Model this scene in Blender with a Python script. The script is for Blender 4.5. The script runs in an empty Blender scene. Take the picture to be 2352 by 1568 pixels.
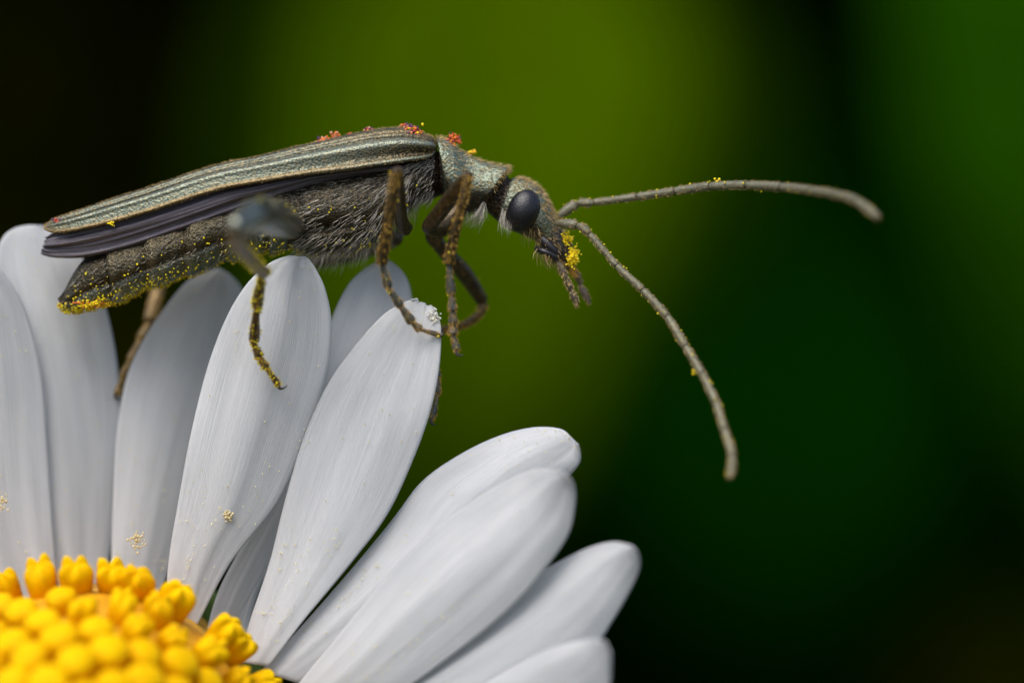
import bpy, math, random
import numpy as np
from mathutils import Matrix, Vector

random.seed(7)
rng = np.random.default_rng(11)
SC = bpy.context.scene
COL = SC.collection

# ------------------------------------------------------------------ camera, sky, sun, exposure
# one unit is roughly 0.85 mm: the frame is 23.5 units wide at the beetle
D = 100.0                       # lens to beetle
cam_data = bpy.data.cameras.new('camera')
cam = bpy.data.objects.new('camera', cam_data); COL.objects.link(cam)
cam.location = (0, -D, 0); cam.rotation_euler = (math.pi / 2, 0, 0)
cam_data.sensor_width = 36.0
cam_data.lens = 36.0 * D / 23.52
cam_data.clip_start = 1.0; cam_data.clip_end = 60000
cam_data.dof.use_dof = True
cam_data.dof.focus_distance = D - 0.9
APERTURE = 4.9                  # diameter of the lens opening in scene units
cam_data.dof.aperture_fstop = cam_data.lens * 1e-3 / APERTURE
SC.camera = cam

SUN_EL, SUN_AZ = math.radians(58), math.radians(208)     # azimuth from +y, clockwise: behind the camera, to the left
world = bpy.data.worlds.new('World'); SC.world = world; world.use_nodes = True
wn = world.node_tree.nodes; wl = world.node_tree.links
sky = wn.new('ShaderNodeTexSky'); sky.sky_type = 'NISHITA'; sky.sun_disc = False
sky.sun_elevation = SUN_EL; sky.sun_rotation = SUN_AZ
sky.air_density = 1.0; sky.dust_density = 3.2; sky.ozone_density = 1.0
wl.new(sky.outputs[0], wn['Background'].inputs[0])
wn['Background'].inputs[1].default_value = 0.12
sun_d = bpy.data.lights.new('sun', 'SUN'); sun_d.energy = 1.5; sun_d.angle = math.radians(48)
sun_d.color = (1.0, 0.97, 0.93)
sun = bpy.data.objects.new('sun', sun_d); COL.objects.link(sun)
sdir = Vector((math.sin(SUN_AZ) * math.cos(SUN_EL), math.cos(SUN_AZ) * math.cos(SUN_EL), math.sin(SUN_EL)))
sun.rotation_euler = sdir.to_track_quat('Z', 'Y').to_euler()
SC.view_settings.view_transform = 'Standard'; SC.view_settings.look = 'None'
SC.view_settings.exposure = 0.66; SC.view_settings.gamma = 1.0
SC.view_settings.use_curve_mapping = False
SC.cycles.use_denoising = True; SC.cycles.denoising_prefilter = 'ACCURATE'
SC.cycles.max_bounces = 8; SC.cycles.transmission_bounces = 6

# ------------------------------------------------------------------ helpers
def P(px, py, y=0.0):
    """point at depth y whose measured place in the frame is (px, py) of 2352 x 1568"""
    s = (D + y) / D
    return np.array([(px - 1176) / 100 * s, y, (784 - py) / 100 * s])

def PV(px, py, y):
    s = (D + y) / D
    return np.stack([(px - 1176) / 100 * s, y, (784 - py) / 100 * s], -1)

def catmull(A, n):
    A = np.asarray(A, float)
    m = len(A)
    t = np.linspace(0, m - 1, n)
    i = np.minimum(t.astype(int), m - 2); f = (t - i)
    g = lambda k: A[np.clip(k, 0, m - 1)]
    sh = (-1,) + (1,) * (A.ndim - 1)
    f = f.reshape(sh)
    p0, p1, p2, p3 = g(i - 1), g(i), g(i + 1), g(i + 2)
    return 0.5 * (2 * p1 + (p2 - p0) * f + (2 * p0 - 5 * p1 + 4 * p2 - p3) * f ** 2 + (3 * p1 - p0 - 3 * p2 + p3) * f ** 3)

def nrm(v):
    return v / np.maximum(np.linalg.norm(v, axis=-1, keepdims=True), 1e-9)

def link(name, me, mat, parent=None, kind=None, smooth=True):
    o = bpy.data.objects.new(name, me); COL.objects.link(o)
    if mat is not None and not me.materials:
        me.materials.append(mat)
    if smooth and len(me.polygons):
        me.polygons.foreach_set('use_smooth', np.ones(len(me.polygons), bool))
    attach(o, parent)
    if kind: o['kind'] = kind
    return o

ORIGIN = {}
def attach(o, parent):
    if parent is None: return
    o.parent = parent
    r = ORIGIN.get(parent.name)
    if r is not None:
        o.matrix_parent_inverse = Matrix.Translation(-r)

def thing(name, label, cat, loc, group=None):
    o = bpy.data.objects.new(name, None); COL.objects.link(o)
    o.empty_display_size = 0.5
    o.location = loc
    ORIGIN[o.name] = Vector(loc)
    o['label'] = label; o['category'] = cat
    if group: o['group'] = group
    return o

def tag(o, label, cat, group=None, kind=None):
    o['label'] = label; o['category'] = cat
    if group: o['group'] = group
    if kind: o['kind'] = kind
    return o

def mesh(name, V, F, col=None, uv=None):
    me = bpy.data.meshes.new(name)
    me.from_pydata(np.asarray(V, float).tolist(), [], F)
    if col is not None:
        a = me.color_attributes.new('Col', 'FLOAT_COLOR', 'POINT')
        c = np.ones((len(V), 4)); c[:, :3] = col
        a.data.foreach_set('color', c.ravel())
    if uv is not None:
        l = me.uv_layers.new(name='UVMap')
        idx = np.zeros(len(me.loops), int); me.loops.foreach_get('vertex_index', idx)
        l.data.foreach_set('uv', np.asarray(uv)[idx].ravel())
    me.update()
    return me

def grid_faces(nu, nv, closed):
    F = []
    w = nv if closed else nv - 1
    for i in range(nu - 1):
        for j in range(w):
            k = (j + 1) % nv
            F.append((i * nv + j, i * nv + k, (i + 1) * nv + k, (i + 1) * nv + j))
    return F

class Grid:
    """surface as a lattice of points, for the mesh and for planting hairs and grains on it"""
    def __init__(s, G, closed=False, caps=True):
        s.G = G; s.closed = closed; s.caps = caps
        nu, nv, _ = G.shape
        du = np.gradient(G, axis=0)
        if closed:
            dv = (np.roll(G, -1, 1) - np.roll(G, 1, 1))
        else:
            dv = np.gradient(G, axis=1)
        n = nrm(np.cross(du, dv))
        if closed:
            c = G.mean(1, keepdims=True)
            sg = np.sign((n * (G - c)).sum(-1, keepdims=True)); sg[sg == 0] = 1
            n = n * sg
        s.N = n; s.T = nrm(du)
    def mesh(s, name, col=None, uv=True):
        nu, nv, _ = s.G.shape
        F = grid_faces(nu, nv, s.closed)
        V = s.G.reshape(-1, 3)
        if s.closed and s.caps:
            F.append(tuple(range(nv))[::-1]); F.append(tuple((nu - 1) * nv + j for j in range(nv)))
        u, v = np.meshgrid(np.linspace(0, 1, nu), np.linspace(0, 1, nv), indexing='ij')
        UV = np.stack([v, u], -1).reshape(-1, 2)
        if col is not None: col = np.broadcast_to(col, (nu, nv, 3)).reshape(-1, 3)
        return mesh(name, V, F, col, UV if uv else None)
    def sample(s, u, v):
        nu, nv, _ = s.G.shape
        a = np.clip(u, 0, 1) * (nu - 1); i = np.minimum(a.astype(int), nu - 2); fa = (a - i)[:, None]
        if s.closed:
            b = (v % 1.0) * nv; j = b.astype(int) % nv; k = (j + 1) % nv
        else:
            b = np.clip(v, 0, 1) * (nv - 1); j = np.minimum(b.astype(int), nv - 2); k = j + 1
        fb = (b - np.floor(b))[:, None] if s.closed else (b - j)[:, None]
        def it(A):
            return (A[i, j] * (1 - fa) + A[i + 1, j] * fa) * (1 - fb) + (A[i, k] * (1 - fa) + A[i + 1, k] * fa) * fb
        return it(s.G), nrm(it(s.N)), nrm(it(s.T))

def tube(pts, radii, nv=14, n=None, flat=1.0, bump=None):
    pts = np.asarray(pts, float); radii = np.asarray(radii, float)
    n = n or max(12, 7 * len(pts))
    C = catmull(pts, n); R = np.maximum(catmull(radii[:, None], n)[:, 0], 0.004)
    T = nrm(np.gradient(C, axis=0))
    up = np.array([0, 1.0, 0])
    if abs(T[0] @ up) > 0.9: up = np.array([1.0, 0, 0])
    G = np.zeros((n, nv, 3))
    a = nrm(np.cross(T[0], up))
    th = np.linspace(0, 2 * np.pi, nv, endpoint=False)
    for i in range(n):
        a = nrm(a - T[i] * (a @ T[i])); b = np.cross(T[i], a)
        r = R[i] * (1 + (bump(i / (n - 1), th) if bump else 0))
        G[i] = C[i] + (np.cos(th) * r)[:, None] * a + (np.sin(th) * r * flat)[:, None] * b
    return Grid(G, True)

def join(parts):
    """several Grids or (V,F) pairs into one V,F"""
    V, F, o = [], [], 0
    for p in parts:
        if isinstance(p, Grid):
            nu, nv, _ = p.G.shape
            v = p.G.reshape(-1, 3); f = grid_faces(nu, nv, p.closed)
            if p.closed and p.caps:
                f = f + [tuple(range(nv))[::-1], tuple((nu - 1) * nv + j for j in range(nv))]
        else:
            v, f = p
        V.append(v); F += [tuple(k + o for k in q) for q in f]; o += len(v)
    return np.concatenate(V), F

# ------------------------------------------------------------------ materials
def new_mat(name):
    m = bpy.data.materials.new(name); m.use_nodes = True
    nt = m.node_tree; b = nt.nodes['Principled BSDF']
    return m, nt, nt.nodes, nt.links, b

def noise(nt, scale, coord=None, detail=3, rough=0.6, vec=None):
    n = nt.nodes.new('ShaderNodeTexNoise'); n.inputs['Scale'].default_value = scale
    n.inputs['Detail'].default_value = detail; n.inputs['Roughness'].default_value = rough
    if vec is not None: nt.links.new(vec, n.inputs['Vector'])
    return n

def ramp(nt, fac, stops):
    r = nt.nodes.new('ShaderNodeValToRGB'); e = r.color_ramp.elements
    while len(e) < len(stops): e.new(0.5)
    for k, (p, c) in enumerate(stops):
        e[k].position = p; e[k].color = (*c, 1)
    nt.links.new(fac, r.inputs[0]); return r

def mixc(nt, fac, a, b, mode='MIX'):
    m = nt.nodes.new('ShaderNodeMix'); m.data_type = 'RGBA'; m.blend_type = mode
    for sck, val in ((0, fac), (6, a), (7, b)):
        if hasattr(val, 'links'): nt.links.new(val, m.inputs[sck])
        elif isinstance(val, (int, float)): m.inputs[sck].default_value = val
        else: m.inputs[sck].default_value = (*val, 1)
    return m.outputs[2]

def bump(nt, h, strength, dist, b):
    n = nt.nodes.new('ShaderNodeBump'); n.inputs['Strength'].default_value = strength
    n.inputs['Distance'].default_value = dist
    nt.links.new(h, n.inputs['Height']); nt.links.new(n.outputs[0], b.inputs['Normal'])
    return n

def coord(nt, which='Object'):
    return nt.nodes.new('ShaderNodeTexCoord').outputs[which]

def plain(name, c, rough=0.5, var=0.25, scale=8, metallic=0.0, spec=0.5, bump_s=0.0, bump_scale=20):
    m, nt, N, L, b = new_mat(name)
    co = coord(nt)
    n = noise(nt, scale, vec=co)
    lo = tuple(x * (1 - var) for x in c); hi = tuple(min(1, x * (1 + var)) for x in c)
    r = ramp(nt, n.outputs[0], [(0.3, lo), (0.7, hi)])
    L.new(r.outputs[0], b.inputs['Base Color'])
    b.inputs['Roughness'].default_value = rough; b.inputs['Metallic'].default_value = metallic
    b.inputs['Specular IOR Level'].default_value = spec
    if bump_s:
        n2 = noise(nt, bump_scale, vec=co); bump(nt, n2.outputs[0], bump_s, 0.03, b)
    return m

def cuticle(name, speck=0.5, pit_scale=14, rough=0.38, metal=0.75, speck_col=(0.28, 0.2, 0.09), dark_col=(0.012, 0.012, 0.010), pit=0.8, relief=0.45):
    """metallic beetle cuticle: colour attribute, punctures and fine pale down"""
    m, nt, N, L, b = new_mat(name)
    co = coord(nt)
    at = N.new('ShaderNodeAttribute'); at.attribute_name = 'Col'
    n1 = noise(nt, 26, vec=co, detail=3, rough=0.7)
    f1 = ramp(nt, n1.outputs[0], [(0.46, (0, 0, 0)), (0.66, (1, 1, 1))])
    mul = N.new('ShaderNodeMath'); mul.operation = 'MULTIPLY'; mul.inputs[1].default_value = speck
    L.new(f1.outputs[0], mul.inputs[0])
    c1 = mixc(nt, mul.outputs[0], at.outputs[0], speck_col)
    vo = N.new('ShaderNodeTexVoronoi'); vo.inputs['Scale'].default_value = pit_scale
    L.new(co, vo.inputs['Vector'])
    f2 = ramp(nt, vo.outputs['Distance'], [(0.08, (1, 1, 1)), (0.38, (0, 0, 0))])
    mul2 = N.new('ShaderNodeMath'); mul2.operation = 'MULTIPLY'; mul2.inputs[1].default_value = pit
    L.new(f2.outputs[0], mul2.inputs[0])
    c2 = mixc(nt, mul2.outputs[0], c1, dark_col)
    L.new(c2, b.inputs['Base Color'])
    b.inputs['Metallic'].default_value = metal; b.inputs['Roughness'].default_value = rough
    inv = N.new('ShaderNodeMath'); inv.operation = 'MULTIPLY_ADD'; inv.inputs[1].default_value = 0.8
    L.new(n1.outputs[0], inv.inputs[0]); L.new(vo.outputs['Distance'], inv.inputs[2])
    bump(nt, inv.outputs[0], relief, 0.03, b)
    return m

M = {}
M['body'] = cuticle('beetle_body', speck=0.45, pit_scale=15, rough=.33, pit=.9, relief=.7, metal=.7)
M['elytron'] = cuticle('beetle_elytron', speck=0.75, pit_scale=17, rough=0.36, metal=0.72, pit=0.9, speck_col=(0.26, 0.19, 0.085))
M['leg'] = plain('leg_cuticle', (0.055, 0.036, 0.014), 0.30, 0.7, 9, 0.4, bump_s=0.4, bump_scale=18)
M['leg_amber'] = plain('amber_leg_cuticle', (0.26, 0.17, 0.06), 0.35, 0.5, 6, 0.2)
M['tarsus'] = plain('tarsus_cuticle', (0.095, 0.10, 0.085), 0.36, 0.5, 9, 0.5, bump_s=0.7, bump_scale=18)
M['femur_hind'] = plain('hind_femur_cuticle', (0.17, 0.18, 0.145), 0.24, 0.5, 2.2, 0.8)
M['antenna'] = plain('antenna_cuticle', (0.155, 0.148, 0.095), 0.42, 0.35, 12, 0.2, bump_s=0.6, bump_scale=22)
m = M['antenna']; nt = m.node_tree; b = nt.nodes['Principled BSDF']
sx = nt.nodes.new('ShaderNodeSeparateXYZ'); nt.links.new(coord(nt, 'UV'), sx.inputs[0])
rb = ramp(nt, sx.outputs[1], [(0.01, (.4, .38, .34)), (0.05, (1, 1, 1)), (0.94, (1, 1, 1)), (0.985, (.4, .38, .34))])
old = b.inputs['Base Color'].links[0].from_socket
nt.links.new(mixc(nt, 1.0, old, rb.outputs[0], 'MULTIPLY'), b.inputs['Base Color'])
M['black'] = plain('black_cuticle', (0.014, 0.012, 0.014), 0.3, 0.4, 8)
M['mouth'] = plain('mouthpart_cuticle', (0.03, 0.027, 0.022), 0.35, 0.6, 10, 0.2, bump_s=0.8)
M['palp'] = plain('palp_cuticle', (0.09, 0.07, 0.045), 0.5, 0.5, 12, bump_s=0.8)
M['hair_pale'] = plain('pale_hair', (0.50, 0.46, 0.38), 0.45, 0.25, 1.5)
M['hair_gold'] = plain('golden_hair', (0.42, 0.29, 0.11), 0.45, 0.35, 1.5)
M['hair_orange'] = plain('orange_hair', (0.62, 0.33, 0.05), 0.45, 0.3, 1.5)
M['hair_leg'] = plain('leg_hair', (0.74, 0.42, 0.06), 0.45, 0.35, 1.5)
M['hair_dark'] = plain('dark_hair', (0.022, 0.017, 0.012), 0.45, 0.4, 1.5)
M['claw'] = plain('claw_horn', (0.03, 0.022, 0.015), 0.3, 0.3, 8)
# eye: near-black with rows of fine facets
m, nt, N, L, b = new_mat('compound_eye')
b.inputs['Base Color'].default_value = (0.006, 0.005, 0.008, 1); b.inputs['Roughness'].default_value = 0.30
b.inputs['Specular IOR Level'].default_value = 0.6
vo = N.new('ShaderNodeTexVoronoi'); vo.inputs['Scale'].default_value = 34; L.new(coord(nt), vo.inputs['Vector'])
bump(nt, vo.outputs['Distance'], 0.35, 0.02, b); M['eye'] = m
# folded hind wing: smoky membrane
m, nt, N, L, b = new_mat('wing_membrane')
mp = N.new('ShaderNodeMapping'); mp.inputs['Scale'].default_value = (9, 1.0, 1); L.new(coord(nt, 'UV'), mp.inputs['Vector'])
n = noise(nt, 3, vec=mp.outputs[0]); r = ramp(nt, n.outputs[0], [(0.3, (0.03, 0.025, 0.034)), (0.7, (0.17, 0.145, 0.18))])
L.new(r.outputs[0], b.inputs['Base Color']); b.inputs['Roughness'].default_value = 0.4
b.inputs['Specular IOR Level'].default_value = 0.6
bump(nt, n.outputs[0], 0.7, 0.08, b); M['wing'] = m
# ray petals: thin, slightly translucent, fine ribs along their length
m, nt, N, L, b = new_mat('ray_petal')
uvn = coord(nt, 'UV')
mp = N.new('ShaderNodeMapping'); mp.inputs['Scale'].default_value = (38, 3.0, 1); L.new(uvn, mp.inputs['Vector'])
oi = N.new('ShaderNodeObjectInfo')
vadd = N.new('ShaderNodeVectorMath'); vadd.operation = 'ADD'; L.new(mp.outputs[0], vadd.inputs[0])
vsc = N.new('ShaderNodeVectorMath'); vsc.operation = 'SCALE'; vsc.inputs[0].default_value = (37, 19, 11); L.new(oi.outputs['Random'], vsc.inputs['Scale'])
L.new(vsc.outputs[0], vadd.inputs[1])
n1 = noise(nt, 1.0, vec=vadd.outputs[0], detail=5, rough=0.7); n1.inputs['Distortion'].default_value = 0.6
mp2 = N.new('ShaderNodeMapping'); mp2.inputs['Scale'].default_value = (5, 1.0, 1); L.new(vadd.outputs[0], mp2.inputs['Vector'])
n2 = noise(nt, 1.0, vec=mp2.outputs[0], detail=2)
mp3 = N.new('ShaderNodeMapping'); mp3.inputs['Scale'].default_value = (0.05, 0.55, 1); L.new(vadd.outputs[0], mp3.inputs['Vector'])
n3 = noise(nt, 1.0, vec=mp3.outputs[0], detail=2)
r1 = ramp(nt, n3.outputs[0], [(0.34, (0.70, 0.715, 0.725)), (0.60, (0.90, 0.905, 0.91))])
r2 = ramp(nt, n1.outputs[0], [(0.35, (0.915, 0.92, 0.925)), (0.7, (1, 1, 1))])
pc = mixc(nt, 1.0, r1.outputs[0], r2.outputs[0], 'MULTIPLY')
L.new(pc, b.inputs['Base Color']); b.inputs['Roughness'].default_value = 0.36
b.inputs['Specular IOR Level'].default_value = 0.5
hs = N.new('ShaderNodeMath'); hs.operation = 'MULTIPLY_ADD'; hs.inputs[1].default_value = 0.8
L.new(n2.outputs[0], hs.inputs[0]); L.new(n1.outputs[0], hs.inputs[2])
bn = bump(nt, hs.outputs[0], 0.5, 0.05, b)
tr = N.new('ShaderNodeBsdfTranslucent'); L.new(pc, tr.inputs[0])
ms = N.new('ShaderNodeMixShader'); ms.inputs[0].default_value = 0.44
L.new(b.outputs[0], ms.inputs[1]); L.new(tr.outputs[0], ms.inputs[2])
L.new(ms.outputs[0], N['Material Output'].inputs[0]); M['petal'] = m
# disc florets
m, nt, N, L, b = new_mat('disc_floret')
co = coord(nt)
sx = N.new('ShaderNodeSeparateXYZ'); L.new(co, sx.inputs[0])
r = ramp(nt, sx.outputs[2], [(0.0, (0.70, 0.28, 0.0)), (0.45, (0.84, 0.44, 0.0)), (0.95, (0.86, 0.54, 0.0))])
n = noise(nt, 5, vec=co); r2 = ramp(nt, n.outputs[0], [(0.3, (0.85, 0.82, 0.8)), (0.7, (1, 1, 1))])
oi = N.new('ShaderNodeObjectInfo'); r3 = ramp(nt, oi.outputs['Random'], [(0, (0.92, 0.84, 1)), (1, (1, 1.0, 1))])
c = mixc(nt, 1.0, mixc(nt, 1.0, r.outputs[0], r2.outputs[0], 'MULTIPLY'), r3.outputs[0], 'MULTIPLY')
L.new(c, b.inputs['Base Color']); b.inputs['Roughness'].default_value = 0.6; b.inputs['Specular IOR Level'].default_value = 0.05
b.inputs['Subsurface Weight'].default_value = 0.25; b.inputs['Subsurface Radius'].default_value = (1, 0.45, 0.05); b.inputs['Subsurface Scale'].default_value = 0.25
M['floret'] = m
M['receptacle'] = plain('disc_cushion', (0.62, 0.30, 0.002), 0.6, 0.3, 3)
M['bract'] = plain('green_bract', (0.07, 0.13, 0.03), 0.5, 0.3, 3)
M['stem'] = plain('green_stem', (0.08, 0.13, 0.03), 0.5, 0.25, 2)
M['pollen_y'] = plain('yellow_pollen', (0.86, 0.66, 0.002), 0.55, 0.3, 5)
M['pollen_c'] = plain('cream_pollen', (0.86, 0.76, 0.42), 0.6, 0.2, 5)
# pollen of other flowers: orange, red and purple grains
m, nt, N, L, b = new_mat('mixed_pollen')
at = N.new('ShaderNodeAttribute'); at.attribute_name = 'Col'; L.new(at.outputs[0], b.inputs['Base Color'])
b.inputs['Roughness'].default_value = 0.45; M['pollen_m'] = m
def leafmat(name, c, scale=0.15, trans=0.3):
    m, nt, N, L, b = new_mat(name)
    n = noise(nt, scale, vec=coord(nt)); r = ramp(nt, n.outputs[0], [(0.3, tuple(x * .75 for x in c)), (0.7, tuple(x * 1.25 for x in c))])
    L.new(r.outputs[0], b.inputs['Base Color']); b.inputs['Roughness'].default_value = 0.6
    b.inputs['Specular IOR Level'].default_value = 0.0
    tr = N.new('ShaderNodeBsdfTranslucent'); L.new(r.outputs[0], tr.inputs[0])
    ms = N.new('ShaderNodeMixShader'); ms.inputs[0].default_value = trans
    L.new(b.outputs[0], ms.inputs[1]); L.new(tr.outputs[0], ms.inputs[2]); L.new(ms.outputs[0], N['Material Output'].inputs[0])
    return m
M['leaf_olive'] = leafmat('olive_leaf', (0.049, 0.092, 0.0))
M['leaf_olive_dark'] = leafmat('dark_olive_leaf', (0.0125, 0.031, 0.0))
M['leaf_green'] = leafmat('green_leaf', (0.0125, 0.055, 0.0))
M['leaf_dark'] = leafmat('dark_hedge_leaf', (0.0035, 0.060, 0.0))
M['leaf_deep'] = leafmat('deep_green_leaf', (0.004, 0.055, 0.0))
M['leaf_brown'] = leafmat('brown_litter_leaf', (0.020, 0.022, 0.0))
M['grass'] = leafmat('grass_blade', (0.05, 0.10, 0.006))
m, nt, N, L, b = new_mat('meadow_soil')
n = noise(nt, 0.02, vec=coord(nt), detail=6); r = ramp(nt, n.outputs[0], [(0.35, (0.03, 0.022, 0.012)), (0.55, (0.035, 0.05, 0.012)), (0.75, (0.05, 0.08, 0.016))])
L.new(r.outputs[0], b.inputs['Base Color']); b.inputs['Roughness'].default_value = 0.9
n2 = noise(nt, 0.5, vec=coord(nt), detail=5); bump(nt, n2.outputs[0], 0.8, 1.0, b); M['soil'] = m

# ------------------------------------------------------------------ ground and background vegetation
GZ = -90.0
nx = 60
gx = np.sign(np.linspace(-1, 1, nx)) * np.abs(np.linspace(-1, 1, nx)) ** 3 * 25000
GX, GY = np.meshgrid(gx, gx, indexing='ij')
GH = GZ + 2.0 * np.sin(GX * 0.013 + 1) * np.cos(GY * 0.017) 
ground = Grid(np.stack([GX, GY, GH], -1))
o = link('ground', ground.mesh('ground'), M['soil']); o['kind'] = 'structure'

hx = np.linspace(-6000, 6000, 40); hy = np.linspace(1500, 6000, 24)
HX, HY = np.meshgrid(hx, hy, indexing='ij')
HZ = GZ - 20 + 900 * np.clip((HY - 1500) / 2500, 0, 1) ** 0.6 + 25 * np.sin(HX * .004) * np.cos(HY * .003)  # rise added behind the hedge to block sky showing through its gaps
o = link('sky_blocking_hill', Grid(np.stack([HX, HY, HZ], -1)).mesh('sky_blocking_hill'), M['soil']); o['kind'] = 'structure'

def leaf_grid(spine, widths, fold=0.25, nu=28, nv=13, side=None, wave=0.0):
    """a leaf blade along a spine; widths are half widths, folded along its midrib"""
    C = catmull(np.asarray(spine, float), nu); W = np.maximum(catmull(np.asarray(widths, float)[:, None], nu)[:, 0], 0.02)
    T = nrm(np.gradient(C, axis=0))
    side = np.asarray(side if side is not None else (1.0, 0, 0), float)
    G = np.zeros((nu, nv, 3)); s = np.linspace(-1, 1, nv)
    for i in range(nu):
        a = nrm(side - T[i] * (side @ T[i])); up = np.cross(a, T[i])
        G[i] = C[i] + (s * W[i])[:, None] * a + ((np.abs(s) * fold + wave * np.sin(i * 0.9 + s * 2.0) * s ** 2) * W[i])[:, None] * up
    return Grid(G)

def solid(o, t, offset=0.0):
    md = o.modifiers.new('thickness', 'SOLIDIFY'); md.thickness = t; md.offset = offset
    return o

def broad_plant(name, label, cat, base, leaves, mat):
    t = thing(name, label, cat, base)
    for spine, widths, side, fold in leaves:
        g = leaf_grid(spine, widths, fold=fold, side=side, wave=0.06)
        solid(link('leaf', g.mesh('leaf'), mat, t), 0.5)
        p0 = np.asarray(spine[0], float); b0 = np.asarray(base, float)
        mid = (p0 + b0) / 2 + np.array([0, 4.0, 0])
        link('leaf_stalk', tube([b0, mid, p0], [1.4, 1.1, 0.8], 10).mesh('leaf_stalk'), mat, t)
    return t

def at(px, py, y): return P(px, py, y)

YA = 300.0
broad_plant('broad_leaf_plant', 'broad olive green leaf rising out of focus behind the beetle', 'plant',
            tuple(at(800, 2000, YA + 30)[:2]) + (GZ,),
            [([at(900, 1500, YA), at(960, 1000, YA - 12), at(1080, 500, YA - 8), at(1180, 120, YA + 10), at(1300, -330, YA + 45)],
              [3, 12.5, 15.5, 16.5, 2], (1, 0.25, -0.1), 0.18)], M['leaf_olive'])
YC = 470.0
broad_plant('broad_leaf_plant', 'wide dark olive leaf behind the lighter olive leaf', 'plant',
            tuple(at(1000, 2000, YC + 30)[:2]) + (GZ,),
            [([at(760, 1300, YC), at(860, 900, YC - 12), at(1010, 500, YC - 8), at(1220, 100, YC + 10), at(1460, -330, YC + 45)],
              [8, 23, 31, 33, 4], (1, 0.25, -0.1), 0.18)], M['leaf_olive_dark'])
YD = 640.0
broad_plant('broad_leaf_plant', 'deep green shaded leaf behind the drooping antenna', 'plant',
            tuple(at(1900, 2000, YD + 20)[:2]) + (GZ,),
            [([at(1850, 1500, YD), at(1800, 1150, YD - 12), at(1740, 800, YD - 8), at(1700, 450, YD + 10), at(1690, 100, YD + 45)],
              [6, 28, 32, 22, 3], (1, 0.15, 0.0), 0.18)], M['leaf_deep'])
broad_plant('withered_leaf_plant', 'withered brown leaf low in the dark behind the flower', 'plant',
            tuple(at(2400, 2000, YD - 20)[:2]) + (GZ,),
            [([at(2380, 1850, YD - 40), at(2350, 1700, YD - 45), at(2330, 1560, YD - 45), at(2330, 1400, YD - 40)],
              [6, 18, 16, 2], (1, 0.15, 0.3), 0.18)], M['leaf_brown'])
YB = 240.0
broad_plant('broad_leaf_plant', 'bright green leaf slanting down beyond the tips of the antennae', 'plant',
            tuple(at(2900, 1900, YB + 30)[:2]) + (GZ,),
            [([at(2700, 1500, YB), at(2570, 850, YB - 8), at(2440, 300, YB - 5), at(2310, -250, YB + 12), at(2230, -600, YB + 40)],
              [2, 9, 12, 9, 1.5], (1, 0.2, 0.1), 0.2)], M['leaf_green'])

def leaf_cloud(n, box, size, seed, face=None):
    """many small pointed leaves spread through a box"""
    r = np.random.default_rng(seed)
    (x0, x1), (y0, y1), (z0, z1) = box
    c = np.stack([r.uniform(x0, x1, n), r.uniform(y0, y1, n), r.uniform(z0, z1, n)], -1)
    d = nrm(r.normal(size=(n, 3)) + np.array([0, -0.2, -0.5]))
    a = nrm(np.cross(d, nrm(r.normal(size=(n, 3)))))
    up = np.cross(a, d)
    l = (size * r.uniform(0.6, 1.3, n))[:, None]; w = l * 0.28
    V = np.stack([c - d * l * .5, c + a * w + up * w * .35, c + d * l * .5, c - a * w + up * w * .35, c], 1).reshape(-1, 3)
    F = []
    for k in range(n):
        q = 5 * k
        F += [(q, q + 1, q + 4), (q + 1, q + 2, q + 4), (q + 2, q + 3, q + 4), (q + 3, q, q + 4)]
    return V, F

V, F = leaf_cloud(22000, ((-380, 520), (820, 1150), (GZ, 330)), 34, 3)
tag(link('hedge', mesh('hedge', V, F), M['leaf_dark'], smooth=False), 'dark green hedge filling the out of focus background', 'hedge', kind='stuff')
V, F = leaf_cloud(9000, ((-420, 560), (420, 900), (190, 330)), 36, 5)  # out of view, added overhead to keep sky light off the background
tag(link('shade_canopy', mesh('shade_canopy', V, F), M['leaf_dark'], smooth=False), 'unseen overhead foliage added to shade the background', 'foliage', kind='stuff')
V, F = leaf_cloud(5000, ((-260, -45), (520, 800), (GZ, 190)), 30, 6)
tag(link('dry_shrub', mesh('dry_shrub', V, F), M['leaf_brown'], smooth=False), 'dark brownish shrub mass behind the tail end of the beetle', 'shrub', kind='stuff')

# ------------------------------------------------------------------ the daisy
DC = (218, 1742)                                    # centre of the flower head in the frame
flower_base = (float(P(*DC, 22.0)[0]) , 22.0, GZ)
daisy = thing('daisy_flower', 'white daisy with yellow disc carrying the beetle on its petals', 'flower', flower_base)

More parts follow.
